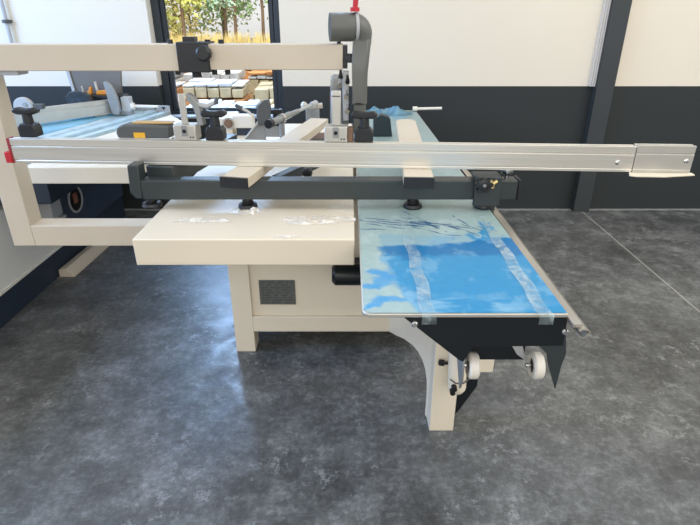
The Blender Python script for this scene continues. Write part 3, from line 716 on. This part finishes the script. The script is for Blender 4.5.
m = M(); m.box(-.04, .28, .601, .612, -.09, .04); ep = m.build('end_plate', LGREY, t, bevel=.003)
for x in (.16, .232):
    m = M(); m.prism([(x-.016, .03), (x+.016, .03), (x, .008)], 'y', .596, .60); m.build('triangle_hole', HOLE, ep)
f2 = thing('crosscut_fence', 'shorter aluminium fence lying slanted on the blue table of the left saw', 'fence', (-2.14, 3.46, H+.012), math.atan2(.50, .415))
m = M(); m.prism(fence_profile(.095, .05), 'x', -.2, .66); m.build('fence_profile', ALUM, f2, bevel=.001)
for x in (-.1, .5):
    m = M(); m.box(x, x+.1, .005, .045, -.0115, 0); m.build('fence_foot', ALUD, f2, bevel=.002)
d_ = thing('flip_stop', 'round grey stop disc at the left end of the slanted fence', 'stop', (-2.125, 3.53, H+.108))
m = M(); m.lathe([(0, -.012), (.058, -.012), (.063, -.006), (.063, .02), (.058, .024), (0, .024)], (0, 0, .012), 'y', 24); m.build('disc', LGREY, d_)
m = M(); m.cyl((.02, -.018, .03), (.02, -.011, .03), .014, n=10); m.build('screw', ALUD, d_)
m = M(); m.cyl((.035, -.018, -.01), (.035, -.011, -.01), .012, n=10); m.build('screw', ALUD, d_)
m = M(); m.box(.03, .12, .0, .04, 0.0, .03); m.build('disc_base', DGREY, d_, bevel=.002)
g_ = thing('fence_cover', 'dark smoked clear cover standing behind the slanted fence', 'cover', (-1.96, 3.93, H+.002))
m = M(); m.prism([(-.08, 0), (.12, 0), (.10, .10), (.05, .16), (-.05, .165), (-.09, .13)], 'y', 0, .05); m.build('smoked_cover', mat('smoked', (58, 66, 72), .15, alpha=.8), g_, bevel=.004)
g2 = thing('flip_stop', 'tall curved grey flip stop at the right end of the slanted fence', 'stop', (-1.70, 3.93, H+.014))
m = M(); a1 = [(-.03+.075*math.sin(a), .02+.205*math.cos(a)) for a in np.linspace(-.15, 1.5, 14)]; m.prism(a1+[(.03, -.005), (-.015, .0), (-.03, .08)], 'y', -.035, -.005); m.build('curved_plate', ALUD, g2, bevel=.004)
m = M(); m.box(.045, .105, .0, .07, .012, .115); m.build('stop_block', LGREY, g2, bevel=.004)
m = M(); m.box(-.02, .11, .0, .05, -.008, .012); m.build('stop_base', ALUD, g2, bevel=.003)
m = M(); m.cyl((.11, .02, .05), (.30, .02, .045), .0095); m.cyl((.106, .02, .05), (.13, .02, .05), .024); m.build('white_rod', WHITEP, g2)
cp = thing('control_panel', 'grey control panel with pale side edge above the left saw', 'panel', (-1.89, 4.12, H))
m = M(); m.prism([(-.16, .12), (.17, .12), (.195, .30), (-.185, .30)], 'y', 0, .03); m.build('panel_face', SCREEN, cp, bevel=.006)
m = M(); m.prism([(-.18, .045), (-.158, .045), (-.185, .30), (-.208, .30)], 'y', -.012, .032); m.build('side_edge', LGREY, cp, bevel=.003)
m = M(); m.cyl((.0, .015, .006), (.0, .015, .13), .03); m.build('post', NAVY, cp)
m = M(); m.box(-.13, .23, -.12, -.005, .105, .13); m.build('shelf', BLKP, cp, bevel=.004)
m = M(); m.box(-.20, -.02, -.09, -.01, .07, .10); m.build('lower_shelf', BLKP, cp, bevel=.004)
for x, s_, lab in ((-.055, 1.0, 'small orange tool on the black shelf, left one under the control panel'), (.065, 1.5, 'small orange tool on the black shelf, right one next to the curved stop')):
    t_ = thing('hand_clamp', lab, 'tool', (-1.89+x, 4.06, H+.131), 0, 'orange tools on the shelf')
    m = M(); m.prism([(-.035*s_, 0), (.035*s_, 0), (.04*s_, .05*s_), (.025*s_, .055*s_), (.015*s_, .022*s_), (-.03*s_, .018*s_)], 'y', -.015, .015); m.build('tool_body', ORANGE, t_, bevel=.004)
    m = M(); m.cyl((-.028*s_, 0, .018*s_), (-.032*s_, 0, .06*s_), .007*s_); m.build('tool_pin', ALUM, t_)
# cream runner bar on the floor
m = M(); pr = [(0, 0), (.10, 0), (.09, .03), (.05, .06), (0, .05)]
mx = Matrix.Translation((-1.892, 3.06, 0)) @ Matrix.Rotation(math.radians(-2), 4, 'Z')
m.prism(pr, 'y', 0, .62, mx); o = m.build('floor_runner', CREAM2, bevel=.004); tag(o, 'cream bar lying on the floor beside the left saw', 'bar')

# ------------------------------------------------------------------ outside the window
gm = mat('yard_ground', (156, 150, 138), .9, var=.12, scale=3)
struct(M().box(-30, 15, WY+.25, 45, -.3, -.15).build('yard_ground', gm, flat=True))
LEAFS = [mat('leaves_%s' % a, c_, .6, var=.35, scale=1.5) for a, c_ in (('light', (196, 204, 96)), ('olive', (170, 172, 92)), ('deep', (116, 146, 92)), ('ochre', (206, 190, 116)), ('blue_green', (150, 180, 156)))]
BARK = mat('bark', (112, 92, 72), .9, var=.25, scale=10)
def tree(x, y, h_, cr_, lm, label, lo=.25, n=1500, lean=0):
    t = thing('yard_tree', label, 'tree', (x, y, -.15), 0, 'trees beyond the yard')
    m = M(); pts = [(0, 0, 0), (lean*.3+.05, 0, h_*.3), (lean*.6-.03, .05, h_*.6), (lean, 0, h_*.95)]
    m.tube(pts, [.075, .06, .045, .02], 8)
    for k in range(9):
        z = h_*(lo+.1+.07*k); a = R.uniform(0, 2*PI); l_ = cr_*.7
        m.tube([(lean*z/h_, 0, z), (lean*z/h_+math.cos(a)*l_*.5, math.sin(a)*l_*.5, z+l_*.25), (lean*z/h_+math.cos(a)*l_, math.sin(a)*l_, z+l_*.35)], [.035, .025, .008], 6)
    m.build('trunk', BARK, t)
    m = M()
    clumps = [(R.gauss(0, cr_*.42), R.gauss(0, cr_*.42), h_*R.uniform(lo, 1.0), R.uniform(.22, .5)*cr_) for _ in range(26)]
    for k in range(n):
        cx, cy, cz, r_ = R.choice(clumps)
        p = Vector((cx+lean*cz/h_+R.gauss(0, r_*.6), cy+R.gauss(0, r_*.6), cz+R.gauss(0, r_*.45)))
        u = Vector((R.uniform(-1, 1), R.uniform(-1, 1), R.uniform(-1, 1))).normalized(); v = u.orthogonal().normalized(); s_ = R.uniform(.05, .13)
        m.bm.faces.new([m.bm.verts.new(p+u*s_), m.bm.verts.new(p+v*s_*.5), m.bm.verts.new(p-u*s_), m.bm.verts.new(p-v*s_*.5)])
    bm_ = m.bm; me = bpy.data.meshes.new('foliage'); bm_.to_mesh(me); bm_.free(); me.materials.append(lm)
    o = bpy.data.objects.new('foliage', me); col.objects.link(o); o.parent = t
TREES = [(-8.2, 21, 5.5, 1.5, 0, 'light green bushy tree furthest left through the window', .05),
         (-7.0, 23, 6.0, 1.6, 3, 'ochre green tree second from the left through the window', .08),
         (-6.1, 21, 6.0, 1.3, 1, 'olive tree with visible trunk near the window middle', .2),
         (-5.2, 24, 6.5, 1.4, 2, 'dark green tall tree right of the window middle', .22),
         (-4.4, 22, 6.2, 1.0, 4, 'thin blue-green tree near the right side of the window', .3),
         (-3.5, 23, 6.0, .8, 2, 'sparse dark tree at the right edge of the window', .3),
         (-9.4, 25, 7, 2.0, 1, 'large olive tree behind the left window edge', .05),
         (-7.8, 28, 8, 2.2, 2, 'tall dark tree behind the light green bush', .05),
         (-6.4, 29, 8, 1.8, 1, 'tall olive tree in the back row at the window middle', .1)]
for a in TREES: tree(*a[:4], LEAFS[a[4]], a[5], lo=a[6], n=1700 if a[3] > 1.1 else 900)
m = M()
for k in range(4200):
    x, y = R.uniform(-10, -2), R.uniform(17.6, 18.6); h_ = R.uniform(.45, 1.12); dx = R.gauss(0, .08); w_ = R.uniform(.02, .045)
    m.bm.faces.new([m.bm.verts.new((x-w_, y, -.15)), m.bm.verts.new((x+w_, y, -.15)), m.bm.verts.new((x+dx, y+R.gauss(0, .05), h_))])
me = bpy.data.meshes.new('tall_grass'); m.bm.to_mesh(me); m.bm.free(); me.materials.append(mat('dry_grass', (204, 186, 120), .8, var=.3, scale=2))
o = bpy.data.objects.new('tall_grass', me); col.objects.link(o); tag(o, 'dry straw-coloured tall grass strip in front of the trees', 'grass', kind='stuff')
PALW = mat('pallet_wood', (206, 176, 130), .8, var=.2, scale=8)
def pallet(x, y, w_, d_, loads, label):
    t = thing('wrapped_pallet', label, 'pallet', (x, y, -.15), R.uniform(-.04, .04), 'loaded pallets in the yard')
    m = M()
    for k in range(3): m.box(-w_/2+k*(w_-.1)/2, -w_/2+k*(w_-.1)/2+.1, -d_/2, d_/2, 0, .1)
    for k in range(6): m.box(-w_/2, w_/2, -d_/2+k*(d_-.1)/5, -d_/2+k*(d_-.1)/5+.1, .1, .13)
    m.build('pallet_base', PALW, t)
    z = .131
    for c_, h_ in loads:
        lm = mat('load_%d_%d_%d' % c_, c_, .5, var=.2, scale=6, bump=.3, bscale=8)
        m = M(); nn = R.choice((3, 4, 5, 6))
        for k in range(nn):
            for q in range(2): m.box(-w_/2+k*w_/nn+.01, -w_/2+(k+1)*w_/nn-.01, -d_/2+.02+q*d_/2, -d_/2+d_/2-.02+q*d_/2, z, z+h_-.02+R.uniform(-.03, .018))
        m.build('load', lm, t, bevel=.02); z += h_+.001
OR_, WH_, TN_, PK_, GY_, DK_ = (206, 142, 84), (206, 208, 208), (192, 172, 134), (190, 108, 112), (158, 166, 172), (64, 70, 78)
PAL = []
rows = [(8.6, [-3.2, -2.0, -.9], 1.05), (10.4, [-3.75, -2.5, -1.2], 1.1), (12.4, [-4.4, -3.0, -1.6], 1.2), (14.6, [-5.1, -3.6, -2.1], 1.3), (17.0, [-5.7, -4.1, -2.5], 1.35)]
loads = [[(PK_, .16), (OR_, .2)], [(TN_, .2), (WH_, .1)], [(GY_, .2), (TN_, .1)], [(DK_, .12), (OR_, .22), (WH_, .06)], [(OR_, .18), (TN_, .2), (WH_, .06)], [(WH_, .12), (TN_, .26)], [(WH_, .3), (GY_, .2)], [(OR_, .25), (WH_, .2)], [(TN_, .3), (WH_, .08), (OR_, .1)], [(GY_, .2), (WH_, .25)], [(TN_, .2), (OR_, .25)], [(OR_, .3), (GY_, .2)], [(WH_, .2), (TN_, .3)], [(GY_, .3), (OR_, .15)], [(TN_, .45)]]
rn = ['front row', 'second row', 'middle row', 'fourth row', 'last row']; pn = ['left', 'middle', 'right']
cn = {OR_: 'orange', WH_: 'white', TN_: 'tan', PK_: 'pink', GY_: 'grey', DK_: 'dark'}
for r_, (y, xs, w_) in enumerate(rows):
    for p_, x in enumerate(xs):
        ld = loads[r_*3+p_]; cs = ' and '.join(cn[c_] for c_, h_ in ld)
        PAL.append((x, y, w_, .95, ld, 'pallet load in %s, %s of the %s beyond the window' % (cs, pn[p_], rn[r_])))
for a in PAL: pallet(*a)

# ------------------------------------------------------------------ light
wd = bpy.data.worlds.new('world'); scene.world = wd; wd.use_nodes = True
nt = wd.node_tree; bgd = nt.nodes['Background']
tc = nt.nodes.new('ShaderNodeTexCoord'); sp = nt.nodes.new('ShaderNodeSeparateXYZ'); nt.links.new(tc.outputs['Generated'], sp.inputs[0])
rp = nt.nodes.new('ShaderNodeValToRGB'); rp.color_ramp.elements[0].position = .44; rp.color_ramp.elements[0].color = (.44, .43, .41, 1)
rp.color_ramp.elements[1].position = .5; rp.color_ramp.elements[1].color = (.96, .96, .95, 1)
mr = nt.nodes.new('ShaderNodeMapRange'); mr.inputs['From Min'].default_value = -1; nt.links.new(sp.outputs['Z'], mr.inputs['Value']); nt.links.new(mr.outputs[0], rp.inputs[0])
nt.links.new(rp.outputs[0], bgd.inputs['Color']); bgd.inputs['Strength'].default_value = .93
def area(name, loc, target, sx, sy, power, colr):
    l = bpy.data.lights.new(name, 'AREA'); l.shape = 'RECTANGLE'; l.size = sx; l.size_y = sy; l.energy = power; l.color = colr
    o = bpy.data.objects.new(name, l); col.objects.link(o); o.location = loc
    o.rotation_euler = (Vector(target)-Vector(loc)).to_track_quat('-Z', 'Y').to_euler(); return o
area('ceiling_lamp', (3.3, 1.4, 3.5), (2.5, 3.0, 0), 4, 3, 92, (1, .97, .91))
area('door_daylight', (-.3, -2.6, 2.4), (0, 2.5, .9), 4, 2.4, 66, (1, .95, .86))
area('yard_daylight', (-1.9, 8.2, 4.8), (-1.2, 2.9, 0), 4.6, 3.0, 1250, (.36, .60, 1))
area('left_blue_fill', (-4.6, 2.0, 2.4), (-1.2, 2.6, 0), 2.5, 1.8, 210, (.32, .55, 1))  # added blue fill that spreads the cool tint over the left floor
area('tree_fill', (-4.5, 13.5, 9), (-6, 22, 1), 9, 4, 2600, (1, .97, .9))  # added fill to brighten the trees, no real lamp stands there

scene.view_settings.view_transform = 'Standard'
scene.view_settings.look = 'None'
scene.view_settings.exposure = 0
